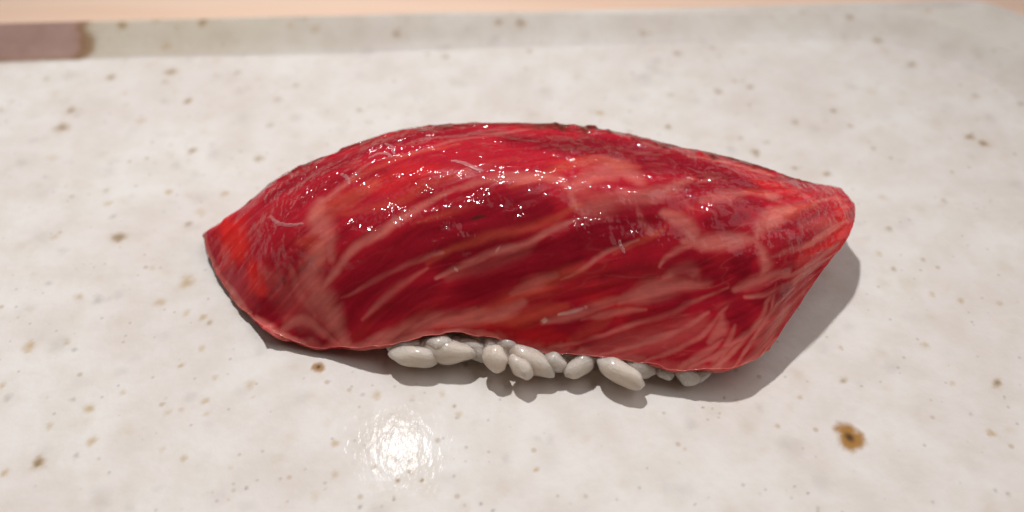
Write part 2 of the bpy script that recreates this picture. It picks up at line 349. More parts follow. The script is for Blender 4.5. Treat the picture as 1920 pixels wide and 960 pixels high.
# iron spots burnt through the glaze: (x, y, radius, strength, kind) in cm on the plate
SPOTS = [
    (-5.849, 4.448, 0.073, 0.8, 'b'),
    (-5.376, 4.588, 0.073, 0.8, 'b'),
    (-4.65, 4.518, 0.073, 0.8, 'b'),
    (-7.205, 4.617, 0.065, 0.5, 'b'),
    (-6.126, 4.833, 0.066, 0.5, 'b'),
    (-6.492, 4.789, 0.091, 0.7, 'b'),
    (-4.964, 3.59, 0.078, 0.7, 'b'),
    (-5.798, 3.476, 0.069, 0.6, 'b'),
    (-6.717, 3.438, 0.054, 0.3, 'b'),
    (-4.545, 2.922, 0.06, 0.8, 'b'),
    (-6.121, 2.709, 0.067, 0.6, 'b'),
    (-6.13, 2.343, 0.102, 0.7, 'b'),
    (-5.08, 2.478, 0.08, 0.35, 't'),
    (-5.389, 2.838, 0.052, 0.3, 't'),
    (-4.239, 1.873, 0.064, 0.6, 'b'),
    (-3.326, 1.715, 0.063, 0.5, 'b'),
    (-3.296, 2.399, 0.051, 0.35, 'b'),
    (-3.992, 3.577, 0.062, 0.35, 'b'),
    (-3.092, 3.287, 0.053, 0.3, 'b'),
    (-3.301, 2.958, 0.053, 0.35, 'b'),
    (-7.023, 2.922, 0.037, 0.3, 'b'),
    (-7.104, 2.744, 0.037, 0.4, 'b'),
    (-3.817, 4.935, 0.075, 0.4, 'b'),
    (-3.326, 4.476, 0.065, 0.4, 't'),
    (-2.955, 4.434, 0.065, 0.4, 't'),
    (-5.143, 4.131, 0.088, 0.4, 't'),
    (-4.172, 2.253, 0.051, 0.2, 't'),
    (-6.025, 1.725, 0.077, 0.25, 't'),
    (-4.978, 3.35, 0.054, 0.25, 'b'),
    (-1.737, 4.392, 0.065, 0.5, 'b'),
    (-0.204, 4.617, 0.057, 0.6, 'b'),
    (0.123, 4.617, 0.082, 0.6, 'b'),
    (0.0, 4.876, 0.05, 0.35, 'b'),
    (0.444, 5.112, 0.067, 0.4, 'b'),
    (1.794, 5.053, 0.067, 0.4, 'b'),
    (1.989, 4.49, 0.057, 0.4, 'b'),
    (2.462, 4.05, 0.064, 0.4, 'b'),
    (-0.981, 3.97, 0.063, 0.4, 'b'),
    (-1.262, 4.036, 0.04, 0.3, 'b'),
    (0.263, 4.104, 0.056, 0.3, 'b'),
    (1.218, 2.662, 0.066, 0.6, 't'),
    (1.094, 2.686, 0.044, 0.3, 't'),
    (2.128, 2.365, 0.051, 0.6, 'b'),
    (2.248, 3.066, 0.053, 0.3, 'b'),
    (1.743, 3.565, 0.039, 0.3, 'b'),
    (-2.111, 2.721, 0.052, 0.35, 'b'),
    (1.588, 2.253, 0.043, 0.3, 'b'),
    (-1.934, 2.456, 0.044, 0.2, 'b'),
    (2.924, 3.139, 0.061, 0.5, 'b'),
    (3.198, 3.375, 0.046, 0.3, 'b'),
    (3.398, 3.25, 0.053, 0.45, 'b'),
    (3.0, 4.199, 0.056, 0.35, 'b'),
    (4.496, 5.008, 0.067, 0.4, 'b'),
    (5.212, 4.876, 0.066, 0.45, 'b'),
    (5.53, 4.378, 0.073, 0.5, 'b'),
    (5.876, 3.785, 0.071, 0.55, 'b'),
    (6.462, 5.038, 0.075, 0.55, 't'),
    (3.223, 1.841, 0.063, 0.7, 'b'),
    (3.068, 2.132, 0.05, 0.3, 'b'),
    (3.41, 2.045, 0.043, 0.3, 'b'),
    (3.878, 2.467, 0.051, 0.4, 'b'),
    (4.456, 2.709, 0.052, 0.5, 'b'),
    (4.618, 2.388, 0.044, 0.4, 'b'),
    (3.673, 1.539, 0.042, 0.5, 'b'),
    (4.802, 1.916, 0.042, 0.35, 'b'),
    (6.166, 2.154, 0.057, 0.8, 'b'),
    (6.302, 2.012, 0.057, 0.8, 'b'),
    (6.556, 3.042, 0.06, 0.3, 'b'),
    (7.112, 2.862, 0.052, 0.5, 'g'),
    (4.069, 1.427, 0.055, 0.6, 'b'),
    (4.582, 0.445, 0.039, 0.5, 'b'),
    (4.352, 0.034, 0.044, 0.4, 't'),
    (4.452, -0.209, 0.037, 0.5, 'b'),
    (4.787, -0.589, 0.043, 0.5, 't'),
    (5.08, -0.69, 0.042, 0.5, 't'),
    (5.507, -0.729, 0.042, 0.4, 't'),
    (4.845, -0.068, 0.031, 0.35, 'b'),
    (5.414, 0.926, 0.04, 0.35, 'b'),
    (4.664, 0.993, 0.067, 0.3, 't'),
    (-4.351, 1.08, 0.061, 0.6, 't'),
    (-5.045, 0.879, 0.06, 0.45, 't'),
    (-4.922, 0.645, 0.046, 0.35, 'g'),
    (-4.741, 0.303, 0.084, 0.75, 'b'),
    (-5.526, 0.303, 0.051, 0.4, 't'),
    (-3.96, 0.527, 0.046, 0.5, 'b'),
    (-5.54, 1.003, 0.04, 0.3, 'b'),
    (-3.627, 1.071, 0.054, 0.4, 't'),
    (-3.857, 0.729, 0.079, 0.3, 't'),
    (-3.752, -0.397, 0.086, 0.65, 't'),
    (-3.966, -0.706, 0.072, 0.5, 't'),
    (-3.639, -0.859, 0.054, 0.5, 't'),
    (-3.446, -0.919, 0.053, 0.6, 't'),
    (-3.358, -0.994, 0.035, 0.5, 'b'),
    (-4.92, -0.628, 0.055, 0.55, 't'),
    (-4.696, -0.667, 0.066, 0.35, 'g'),
    (-5.341, -0.43, 0.049, 0.3, 'g'),
    (-4.208, -0.193, 0.044, 0.3, 't'),
    (-5.149, 1.109, 0.041, 0.3, 'b'),
    (-5.407, -0.806, 0.06, 0.2, 't'),
    (-5.23, -1.322, 0.075, 0.7, 't'),
    (-3.522, -1.567, 0.04, 0.6, 't'),
    (-3.129, -1.724, 0.039, 0.4, 't'),
    (-2.745, -1.817, 0.061, 0.45, 't'),
    (-3.163, -2.014, 0.05, 0.5, 't'),
    (-4.332, -2.11, 0.066, 0.65, 't'),
    (-4.666, -2.31, 0.048, 0.45, 't'),
    (-4.18, -2.487, 0.058, 0.65, 't'),
    (-4.63, -2.729, 0.057, 0.9, 'b'),
    (-4.924, -2.832, 0.047, 0.6, 't'),
    (-4.286, -2.647, 0.037, 0.4, 'g'),
    (-3.219, -2.677, 0.042, 0.55, 't'),
    (-4.532, -2.001, 0.033, 0.4, 'g'),
    (-5.213, -1.975, 0.055, 0.35, 'g'),
    (-4.046, -1.91, 0.039, 0.45, 't'),
    (-2.059, -1.588, 0.068, 0.85, 'x'),
    (-2.549, -2.99, 0.023, 0.7, 'g'),
    (-2.692, -3.111, 0.02, 0.5, 't'),
    (-2.743, -2.775, 0.031, 0.3, 't'),
    (-3.455, -2.577, 0.037, 0.25, 't'),
    (-3.514, -2.148, 0.044, 0.35, 't'),
    (-3.385, -2.116, 0.038, 0.3, 't'),
    (-3.113, -2.16, 0.044, 0.35, 't'),
    (-2.678, -1.962, 0.028, 0.3, 't'),
    (-5.327, -1.824, 0.039, 0.5, 't'),
    (-4.725, -1.365, 0.035, 0.4, 'g'),
    (-4.845, -1.265, 0.041, 0.4, 't'),
    (-3.357, -1.351, 0.046, 0.4, 't'),
    (-1.399, -1.942, 0.055, 0.55, 't'),
    (-1.55, -1.929, 0.028, 0.35, 'g'),
    (-0.543, -2.179, 0.043, 0.45, 't'),
    (-0.72, -1.929, 0.039, 0.35, 't'),
    (-0.591, -2.078, 0.019, 0.6, 'b'),
    (-1.761, -2.505, 0.048, 0.6, 't'),
    (-1.715, -2.85, 0.041, 0.4, 't'),
    (-1.346, -2.769, 0.021, 0.9, 'b'),
    (-1.277, -2.832, 0.01, 0.6, 'b'),
    (-0.989, -2.815, 0.021, 0.9, 'b'),
    (-1.1, -2.912, 0.021, 0.9, 'b'),
    (-0.869, -2.906, 0.021, 0.9, 'b'),
    (-1.118, -3.111, 0.015, 0.9, 'b'),
    (-1.433, -3.187, 0.025, 0.7, 'g'),
    (0.239, -2.792, 0.036, 0.7, 't'),
    (-0.297, -3.155, 0.02, 0.8, 'g'),
    (-0.18, -3.225, 0.02, 0.6, 'g'),
    (-1.878, -3.073, 0.061, 0.25, 't'),
    (-1.03, -2.001, 0.028, 0.3, 'g'),
    (3.374, -2.439, 0.123, 0.95, 'x'),
    (5.085, -1.797, 0.05, 0.8, 'b'),
    (4.818, -2.396, 0.048, 0.6, 't'),
    (3.486, -1.757, 0.045, 0.55, 'b'),
    (2.981, -1.968, 0.033, 0.45, 't'),
    (4.486, -1.301, 0.046, 0.5, 't'),
    (2.68, -2.31, 0.032, 0.55, 't'),
    (3.562, -1.336, 0.035, 0.4, 't'),
    (2.823, -3.046, 0.015, 0.9, 'g'),
    (2.711, -2.973, 0.015, 0.6, 'g'),
    (1.958, -2.091, 0.014, 0.8, 'b'),
    (2.196, -1.975, 0.014, 0.7, 'b'),
    (2.055, -2.103, 0.016, 0.5, 't'),
    (2.117, -2.16, 0.014, 0.6, 't'),
    (2.311, -2.014, 0.028, 0.4, 't'),
    (4.728, -3.051, 0.025, 0.5, 'g'),
    (4.623, -3.018, 0.025, 0.4, 'g'),
    (1.71, -2.571, 0.021, 0.4, 't'),
    (1.729, -3.16, 0.015, 0.5, 'g'),
    (2.879, -3.198, 0.02, 0.4, 'g'),
    (4.613, -1.791, 0.039, 0.35, 't'),
    (4.676, -2.173, 0.027, 0.35, 'g'),
]
rs = np.random.RandomState(5)
extra = [(rs.uniform(-6.5, 9.2), rs.uniform(-3.1, 4.9), rs.uniform(.04, .13), rs.uniform(.05, .17), 't' if rs.rand() < .6 else 'g') for _ in range(700)]
extra += [(rs.uniform(-6.5, 9.2), rs.uniform(-3.1, 4.9), rs.uniform(.008, .022), rs.uniform(.1, .42), 'g') for _ in range(130)]
def lay_spot(lx, ly, r, a, kind):
    i0, i1 = np.searchsorted(gx, (lx - 2.2 * r - .04, lx + 2.2 * r + .04)); j0, j1 = np.searchsorted(gy, (ly - 2.2 * r - .04, ly + 2.2 * r + .04))
    if i1 <= i0 or j1 <= j0: return
    X = LX[i0:i1, j0:j1] - lx; Y = LY[i0:i1, j0:j1] - ly
    sd = int(abs(lx * 91 + ly * 57)) % 50
    an = (sd * 1.7) % 3.14; el = 1 + .35 * ((sd * 7) % 10) / 10
    Xr = (X * math.cos(an) + Y * math.sin(an)) / el; Yr = -X * math.sin(an) + Y * math.cos(an)
    d = np.hypot(Xr, Yr) / r
    d = d + (fbm2(X / r * 1.3, Y / r * 1.3, sd, 3) - .5) * (0.9 if kind != 'x' else .8)
    sub = gc[i0:i1, j0:j1]
    m_ = (sstep(1.35, 0.0 if kind != 'x' else .6, d) * min(1, a * 1.05))[..., None]
    if kind == 'x':                        # large rusty star with a dark core
        sub[:] = sub * (1 - m_) + np.array((0.38, 0.195, 0.045)) * m_
        c2 = (sstep(0.55, 0.05, np.hypot(Xr, Yr) / r) * .9)[..., None]
        sub[:] = sub * (1 - c2) + np.array((0.055, 0.022, 0.008)) * c2
    else:
        cc = {'t': TAN, 'b': BROWN, 'g': GREY}[kind]
        sub[:] = sub * (1 - m_) + cc * m_
        if kind == 'b':
            c2 = (sstep(1.9, 0.8, d) * .22 * a)[..., None]
            sub[:] = sub * (1 - c2) + TAN * c2
for x, y, r, a, k in SPOTS:
    dx, dy = x - PC[0], y - PC[1]
    lay_spot(dx * ca + dy * sa, -dx * sa + dy * ca, r, a, k)
for e in extra:
    lay_spot(*e)
cols = np.tile(WHITE, (len(V), 1)); cols[:nx * ny] = gc.reshape(-1, 3)
plate = mesh_obj('plate', V * S, F, GLAZE)
color_attr(plate.data, 'glaze_color', cols)
plate['label'] = 'off-white speckled ceramic plate with a low rim and a mauve patch, under the sushi'
plate['category'] = 'plate'

# ------------------------------------------------------------------ sushi
sushi = bpy.data.objects.new('nigiri_sushi', None); COL.objects.link(sushi)
sushi.location = (0, -0.8 * S, 0); sushi.empty_display_size = 0.01
sushi['label'] = 'glossy marbled red tuna nigiri on white rice in the middle of the plate'
sushi['category'] = 'sushi'
bpy.context.view_layer.update()
INV = sushi.matrix_world.inverted()

# control net of the slice: 12 stations along it, 8 rows from hidden back edge to front edge (x, y, z in cm)
NET = np.array([
    [[-3.649, 0.258, 0.027], [-3.649, 0.209, 0.16], [-3.649, 0.139, 0.22], [-3.532, -0.118, 0.15], [-3.341, -0.411, 0.11], [-3.056, -0.818, 0.11], [-2.64, -1.2, 0.2]],
    [[-3.267, 0.386, 0.122], [-3.267, 0.295, 0.37], [-3.267, 0.165, 0.48], [-3.131, -0.144, 0.52], [-2.946, -0.555, 0.44], [-2.69, -0.929, 0.34], [-2.338, -1.347, 0.15]],
    [[-2.676, 0.7, 0.332], [-2.676, 0.567, 0.692], [-2.676, 0.377, 0.854], [-2.505, -0.129, 0.97], [-2.358, -0.574, 0.892], [-2.144, -0.997, 0.601], [-1.928, -1.442, 0.136]],
    [[-2.054, 0.874, 0.536], [-2.054, 0.734, 0.916], [-2.054, 0.534, 1.086], [-1.869, -0.027, 1.233], [-1.726, -0.619, 1.104], [-1.582, -1.095, 0.718], [-1.452, -1.524, 0.258]],
    [[-1.346, 1.164, 0.62], [-1.346, 1.024, 1.0], [-1.346, 0.824, 1.17], [-1.139, 0.035, 1.408], [-1.05, -0.589, 1.232], [-0.966, -1.085, 0.792], [-0.89, -1.456, 0.37]],
    [[-0.553, 1.26, 0.651], [-0.553, 1.12, 1.031], [-0.553, 0.92, 1.201], [-0.422, -0.043, 1.479], [-0.385, -0.652, 1.218], [-0.358, -1.091, 0.8], [-0.335, -1.44, 0.322]],
    [[0.246, 1.26, 0.651], [0.246, 1.12, 1.031], [0.246, 0.92, 1.201], [0.281, -0.108, 1.462], [0.274, -0.728, 1.218], [0.274, -1.185, 0.783], [0.277, -1.593, 0.296]],
    [[1.04, 1.177, 0.633], [1.04, 1.037, 1.013], [1.04, 0.837, 1.183], [0.978, -0.202, 1.435], [0.928, -0.788, 1.201], [0.875, -1.242, 0.766], [0.827, -1.668, 0.287]],
    [[1.815, 0.963, 0.594], [1.815, 0.823, 0.974], [1.815, 0.623, 1.144], [1.685, -0.298, 1.373], [1.609, -0.833, 1.17], [1.498, -1.305, 0.757], [1.369, -1.757, 0.29]],
    [[2.581, 0.758, 0.564], [2.581, 0.625, 0.925], [2.581, 0.435, 1.086], [2.402, -0.392, 1.27], [2.267, -0.904, 1.086], [2.098, -1.343, 0.718], [1.902, -1.832, 0.313]],
    [[3.186, 0.529, 0.593], [3.186, 0.438, 0.84], [3.186, 0.308, 0.951], [3.075, -0.326, 1.086], [2.917, -0.799, 0.97], [2.63, -1.292, 0.698], [2.312, -1.811, 0.32]],
    [[3.851, 0.609, 0.428], [3.851, 0.56, 0.56], [3.851, 0.49, 0.62], [3.933, 0.181, 0.62], [3.741, -0.239, 0.62], [3.28, -0.833, 0.54], [2.674, -1.57, 0.32]],
])
def catmull(P, t, axis):                   # P control values along axis, t in 0..n-1
    n = P.shape[axis]; P = np.moveaxis(P, axis, 0)
    first = 2 * P[:1] - P[1:2]; last = 2 * P[-1:] - P[-2:-1]
    Q = np.concatenate([first, P, last], 0)
    i = np.clip(np.floor(t).astype(int), 0, n - 2); f = (t - i).reshape((-1,) + (1,) * (P.ndim - 1))
    p0, p1, p2, p3 = Q[i], Q[i + 1], Q[i + 2], Q[i + 3]
    r = 0.5 * (2 * p1 + (p2 - p0) * f + (2 * p0 - 5 * p1 + 4 * p2 - p3) * f ** 2 + (3 * p1 - p0 - 3 * p2 + p3) * f ** 3)
    return np.moveaxis(r, 0, axis)
def surface(us, vs):
    A = catmull(NET, us, 0)
    return catmull(A, vs, 1)
NU, NV = NET.shape[0], NET.shape[1]
us = np.linspace(0, NU - 1, 640); vs = np.linspace(0, NV - 1, 300)
P0 = surface(us, vs)
def grid_normals(P):
    du = np.gradient(P, axis=0); dv = np.gradient(P, axis=1)
    N = np.cross(dv, du); N /= np.maximum(np.linalg.norm(N, axis=-1, keepdims=True), 1e-9)
    return N
N0 = grid_normals(P0)
if N0[320, 150, 2] < 0: N0 = -N0
UU, VV = np.meshgrid(us, vs, indexing='ij')
sx = P0[..., 0]                            # along the slice
arc = np.cumsum(np.linalg.norm(np.diff(P0, axis=1, prepend=P0[:, :1]), axis=-1), axis=1)
arc = arc - arc[:, 150:151]                # across the slice
# fibre frame: the muscle runs up to the right across the front face
fa = math.radians(24)
fl_ = sx * math.cos(fa) - arc * math.sin(fa); fc_ = sx * math.sin(fa) + arc * math.cos(fa)
wob = 0.25 * (fbm2(sx * .8, arc * .8, 2, 3) - .5)
fibre = fbm2(fl_ * 0.55, (fc_ + wob) * 3.6, 4, 4)
fine = fbm2(fl_ * 1.6, (fc_ + wob) * 14, 14, 3)
# fat seams and lobes, laid out in slice coordinates: (kind, width cm, strength, [(u, v), ...])
STROKES = [
    ('b', 0.618, 0.8, [(0.794, 2.512), (1.014, 3.542)]),
    ('b', 0.3371, 0.7, [(1.124, 4.072), (1.102, 4.72)]),
    ('b', 0.3933, 0.6, [(10.78, 2.777), (10.713, 4.013), (10.228, 4.278)]),
    ('b', 0.5056, 0.35, [(3.505, 3.336), (4.299, 3.145)]),
    ('b', 0.3371, 0.4, [(9.259, 2.468), (10.206, 2.615)]),
    ('b', 0.2809, 0.35, [(4.232, 5.809), (5.555, 5.75), (6.481, 5.779)]),
    ('b', 0.2809, 0.35, [(6.834, 5.058), (8.2, 5.279)]),
    ('d', 0.618, 0.8, [(4.453, 4.499), (5.335, 3.969), (5.996, 3.601)]),
    ('d', 0.3933, 0.9, [(5.577, 3.557), (6.15, 3.631)]),
    ('d', 0.5056, 0.8, [(6.503, 4.308), (7.385, 3.69), (7.76, 3.484)]),
    ('d', 0.3371, 0.7, [(5.908, 4.617), (6.613, 4.381)]),
    ('d', 0.4494, 0.6, [(4.85, 5.102), (5.754, 4.631)]),
    ('d', 0.3933, 0.5, [(2.756, 4.999), (3.836, 4.573), (4.673, 3.866)]),
    ('d', 0.3371, 0.5, [(3.13, 5.456), (4.321, 5.014)]),
    ('d', 0.3933, 0.85, [(9.126, 4.19), (9.236, 4.308)]),
    ('d', 0.4494, 0.7, [(8.641, 3.439), (8.972, 3.233)]),
    ('d', 0.3933, 0.6, [(8.112, 4.44), (8.575, 4.264)]),
    ('d', 0.3371, 0.6, [(9.721, 4.867), (10.361, 4.896)]),
    ('d', 0.2809, 0.55, [(7.583, 5.338), (8.465, 4.911)]),
    ('d', 0.2809, 0.5, [(3.681, 3.042), (2.888, 2.924), (2.293, 3.16)]),
    ('d', 0.3371, 0.5, [(6.745, 2.601), (7.517, 2.542), (8.222, 2.439)]),
    ('d', 0.2809, 0.5, [(5.643, 2.527), (6.745, 2.395)]),
    ('d', 0.3371, 0.5, [(7.914, 3.292), (8.289, 2.866)]),
    ('d', 0.2247, 0.5, [(7.054, 4.69), (8.244, 4.322)]),
    ('d', 0.2809, 0.6, [(9.17, 4.764), (9.766, 5.397)]),
    ('d', 0.2022, 0.7, [(1.367, 5.735), (1.786, 5.897)]),
    ('d', 0.6742, 0.95, [(5.665, 2.424), (7.142, 2.483), (8.289, 2.439), (9.082, 2.586)]),
    ('d', 0.3933, 0.7, [(7.517, 3.263), (8.443, 2.821), (9.259, 2.998)]),
    ('d', 0.3371, 0.6, [(3.637, 2.306), (4.607, 2.218), (5.599, 2.262)]),
    ('d', 0.3371, 0.55, [(1.764, 2.439), (2.778, 2.468), (3.483, 2.365)]),
    ('l', 0.4944, 0.75, [(4.563, 4.19), (5.335, 3.748), (5.996, 3.557)]),
    ('l', 0.4494, 0.65, [(6.503, 4.175), (7.142, 3.763), (7.649, 3.572)]),
    ('l', 0.427, 0.6, [(4.673, 5.161), (5.313, 4.867), (5.996, 4.543)]),
    ('l', 0.427, 0.55, [(2.888, 5.22), (3.637, 4.749), (4.321, 4.249)]),
    ('l', 0.2809, 0.5, [(7.671, 5.323), (8.487, 5.029)]),
    ('l', 0.2472, 0.5, [(5.908, 4.705), (6.437, 4.44)]),
    ('p', 0.3258, 0.85, [(2.425, 5.941), (2.315, 5.662), (2.248, 5.367), (2.094, 5.058), (2.116, 4.72), (2.447, 4.337), (2.645, 4.043)]),
    ('p', 0.2584, 0.8, [(2.645, 3.366), (2.513, 3.675), (2.667, 4.043), (2.623, 4.44)]),
    ('o', 0.2584, 0.8, [(2.513, 3.557), (2.976, 3.484), (3.505, 3.278)]),
    ('p', 0.0899, 0.7, [(2.491, 3.484), (2.822, 3.307), (3.218, 2.969), (3.571, 2.718)]),
    ('o', 0.2247, 0.7, [(2.138, 4.058), (2.403, 4.219), (2.403, 4.528)]),
    ('p', 0.1685, 0.5, [(1.808, 4.528), (1.786, 4.97), (1.896, 5.456)]),
    ('f', 0.3933, 0.6, [(1.367, 4.411), (1.499, 5.117), (1.94, 5.632)]),
    ('p', 0.1124, 0.9, [(2.05, 5.146), (2.557, 4.779), (3.02, 4.381), (3.571, 4.116), (4.188, 3.778), (4.695, 3.454)]),
    ('p', 0.1348, 0.85, [(4.695, 3.439), (5.269, 3.233), (5.908, 3.116), (6.393, 3.189), (6.613, 3.587)]),
    ('o', 0.1236, 0.6, [(3.02, 3.145), (3.549, 2.924), (4.21, 2.704), (4.872, 2.542)]),
    ('p', 0.3371, 0.8, [(6.569, 3.219), (6.966, 2.91), (7.275, 2.748), (7.517, 2.954)]),
    ('p', 0.2247, 0.7, [(6.569, 3.542), (6.812, 3.601), (7.208, 3.366), (7.76, 3.116), (8.289, 2.704)]),
    ('o', 0.1685, 0.7, [(5.577, 3.336), (6.238, 2.969), (6.9, 2.63), (7.208, 2.615)]),
    ('o', 0.1685, 0.6, [(7.054, 2.704), (7.517, 2.645)]),
    ('o', 0.1236, 0.6, [(2.954, 3.69), (3.615, 3.719), (4.277, 3.454), (4.96, 3.057)]),
    ('p', 0.0787, 0.6, [(3.571, 2.718), (4.122, 2.704), (4.806, 2.439), (5.511, 2.277), (6.084, 2.041)]),
    ('o', 0.1124, 0.85, [(4.188, 4.661), (4.717, 4.381), (5.335, 4.146), (5.908, 3.969), (6.415, 3.69), (6.657, 3.528)]),
    ('p', 0.0674, 0.8, [(2.601, 5.176), (3.24, 4.926), (3.924, 4.661), (4.453, 4.499)]),
    ('p', 0.0899, 0.6, [(2.91, 5.529), (3.483, 5.176), (4.166, 4.749)]),
    ('o', 0.0899, 0.5, [(3.99, 4.087), (4.585, 3.866), (5.092, 3.645)]),
    ('p', 0.0899, 0.9, [(4.321, 4.926), (4.806, 4.661), (5.313, 4.425), (5.842, 4.234), (6.327, 3.925), (6.657, 3.763)]),
    ('f', 0.191, 0.8, [(4.519, 4.926), (5.313, 4.602), (5.908, 4.264)]),
    ('p', 0.0562, 0.85, [(6.349, 4.793), (6.79, 4.499), (7.186, 4.249), (7.561, 4.043)]),
    ('o', 0.0787, 0.7, [(7.186, 4.337), (7.649, 4.043), (7.936, 3.763)]),
    ('o', 0.2247, 0.8, [(4.828, 5.691), (5.555, 5.205), (6.084, 4.867), (6.701, 4.543)]),
    ('p', 0.1461, 0.6, [(5.555, 5.117), (5.908, 4.882), (6.261, 4.72)]),
    ('p', 0.191, 0.85, [(3.02, 5.897), (3.946, 5.735), (4.629, 5.706), (5.291, 5.529), (5.731, 5.264)]),
    ('o', 0.191, 0.9, [(5.291, 5.632), (5.908, 5.411), (6.459, 5.22)]),
    ('p', 0.1236, 0.8, [(6.084, 5.514), (6.657, 5.338), (7.098, 5.117), (7.429, 4.999)]),
    ('p', 0.2247, 0.9, [(7.363, 5.058), (7.76, 4.896), (8.156, 4.734), (8.752, 4.602)]),
    ('p', 0.0899, 0.8, [(6.745, 5.411), (7.385, 5.22), (7.804, 5.146)]),
    ('o', 0.1573, 0.6, [(6.591, 5.779), (7.208, 5.367)]),
    ('p', 0.0618, 0.7, [(6.106, 5.956), (6.79, 5.765), (7.429, 5.514), (8.09, 5.22), (8.729, 4.882), (9.126, 4.676)]),
    ('p', 0.0674, 0.7, [(7.186, 5.941), (7.848, 5.735), (8.333, 5.441), (8.884, 5.088)]),
    ('p', 0.0618, 0.7, [(8.002, 5.971), (8.575, 5.662), (8.95, 5.308), (9.236, 4.955)]),
    ('p', 0.1461, 0.75, [(9.038, 5.559), (9.17, 5.308), (9.148, 5.132)]),
    ('p', 0.0787, 0.7, [(8.575, 6.0), (9.016, 5.735), (9.259, 5.514)]),
    ('f', 0.3371, 0.8, [(6.9, 5.926), (8.002, 5.632), (8.818, 5.22)]),
    ('p', 0.191, 0.9, [(7.848, 3.498), (8.222, 3.675), (8.399, 3.969)]),
    ('p', 0.191, 0.95, [(8.244, 3.969), (8.774, 3.852), (9.281, 3.719)]),
    ('p', 0.1685, 0.95, [(9.281, 3.719), (9.457, 3.248), (9.854, 2.91)]),
    ('p', 0.1348, 0.95, [(9.281, 3.734), (9.523, 4.072), (9.655, 4.484)]),
    ('p', 0.0787, 0.8, [(8.399, 3.969), (8.09, 4.175), (7.936, 4.455)]),
    ('l', 0.3708, 0.95, [(9.104, 4.19), (9.192, 4.278)]),
    ('l', 0.3371, 0.9, [(8.553, 3.484), (9.016, 3.248)]),
    ('l', 0.2809, 0.7, [(8.09, 4.396), (8.509, 4.278)]),
    ('l', 0.191, 0.7, [(8.553, 4.543), (8.994, 4.499)]),
    ('l', 0.2472, 0.6, [(9.876, 4.749), (10.251, 4.705)]),
    ('l', 0.2247, 0.6, [(9.611, 4.072), (10.074, 3.778)]),
    ('o', 0.1685, 0.8, [(9.479, 3.395), (9.721, 3.027), (10.295, 2.836)]),
    ('p', 0.1685, 0.6, [(8.443, 3.101), (9.082, 2.777)]),
    ('o', 0.1461, 0.7, [(9.082, 2.748), (9.633, 2.66)]),
    ('p', 0.1685, 0.9, [(9.369, 3.866), (9.589, 4.175), (9.655, 4.484)]),
    ('p', 0.1461, 0.8, [(8.663, 4.617), (8.355, 4.396), (8.046, 4.617)]),
    ('p', 0.1461, 0.8, [(9.259, 4.72), (9.677, 4.528), (10.096, 4.396)]),
    ('p', 0.0674, 0.9, [(9.523, 4.116), (10.03, 3.955), (10.449, 3.763), (10.89, 3.528)]),
    ('p', 0.0674, 0.85, [(9.854, 4.499), (10.515, 4.47), (10.868, 4.161)]),
    ('p', 0.0787, 0.9, [(9.501, 4.852), (10.074, 4.749), (10.691, 4.602), (10.934, 4.499)]),
    ('f', 0.3371, 0.9, [(10.206, 5.647), (10.515, 5.279), (10.735, 4.823)]),
    ('p', 0.0674, 0.9, [(9.236, 5.985), (9.677, 5.647), (9.986, 5.264), (9.942, 4.896), (10.118, 4.661)]),
    ('p', 0.0562, 0.85, [(9.766, 5.985), (10.03, 5.603), (10.184, 5.146), (10.471, 4.896)]),
    ('p', 0.1348, 0.8, [(10.03, 5.941), (10.537, 5.838), (10.581, 5.544), (10.647, 5.294)]),
    ('p', 0.0506, 0.8, [(10.206, 5.323), (10.074, 4.926), (9.964, 4.617)]),
    ('p', 0.0674, 0.8, [(8.774, 5.985), (9.347, 5.72), (9.81, 5.441), (10.206, 5.323)]),
    ('p', 0.0674, 0.7, [(9.413, 5.971), (9.413, 5.632), (9.479, 5.294)]),
    ('p', 0.191, 0.7, [(9.435, 2.66), (9.589, 2.763)]),
    ('p', 0.0674, 0.7, [(10.295, 2.763), (10.735, 2.586), (10.934, 2.645)]),
    ('f', 0.1685, 0.8, [(10.03, 3.366), (10.691, 3.542)]),
    ('p', 0.1124, 0.85, [(8.222, 2.189), (8.663, 2.115), (9.082, 2.115), (9.567, 2.13)]),
    ('p', 0.0787, 0.6, [(7.539, 2.041), (7.914, 2.13)]),
    ('p', 0.0899, 0.5, [(7.451, 3.381), (7.627, 3.763), (7.87, 3.925)]),
    ('p', 0.0674, 0.5, [(8.355, 2.792), (8.663, 2.542)]),
    ('f', 0.3371, 0.7, [(7.054, 3.631), (6.723, 3.381)]),
    ('p', 0.1124, 0.7, [(0.485, 6.0), (1.499, 5.529), (1.896, 5.72), (2.271, 6.0)]),
    ('f', 0.3371, 0.7, [(1.257, 5.529), (2.469, 5.529)]),
    ('p', 0.0899, 0.85, [(2.535, 6.0), (3.218, 5.941), (4.012, 5.985), (4.717, 5.941), (5.291, 5.926)]),
    ('p', 0.0674, 0.8, [(5.269, 5.956), (5.908, 5.985), (6.305, 6.0)]),
    ('p', 0.0787, 0.7, [(0.0, 2.792), (0.022, 3.469)]),
    ('p', 0.1011, 0.85, [(0.11, 4.278), (0.154, 4.837), (0.176, 5.338)]),
    ('p', 0.0787, 0.7, [(0.265, 5.441), (0.573, 5.882), (1.345, 5.971)]),
    ('n', 0.0562, 0.8, [(4.96, 3.925), (5.158, 3.852)]),
    ('n', 0.0562, 0.5, [(1.521, 4.837), (1.587, 4.676)]),
    ('n', 0.0281, 0.6, [(4.982, 5.397), (5.026, 5.47)]),
    ('w', 0.0506, 0.9, [(6.062, 5.5), (6.15, 5.485)]),
    ('w', 0.0506, 0.55, [(6.327, 5.367), (6.613, 5.279), (6.812, 5.22)]),
    ('w', 0.0449, 0.8, [(6.812, 5.249), (6.834, 5.161)]),
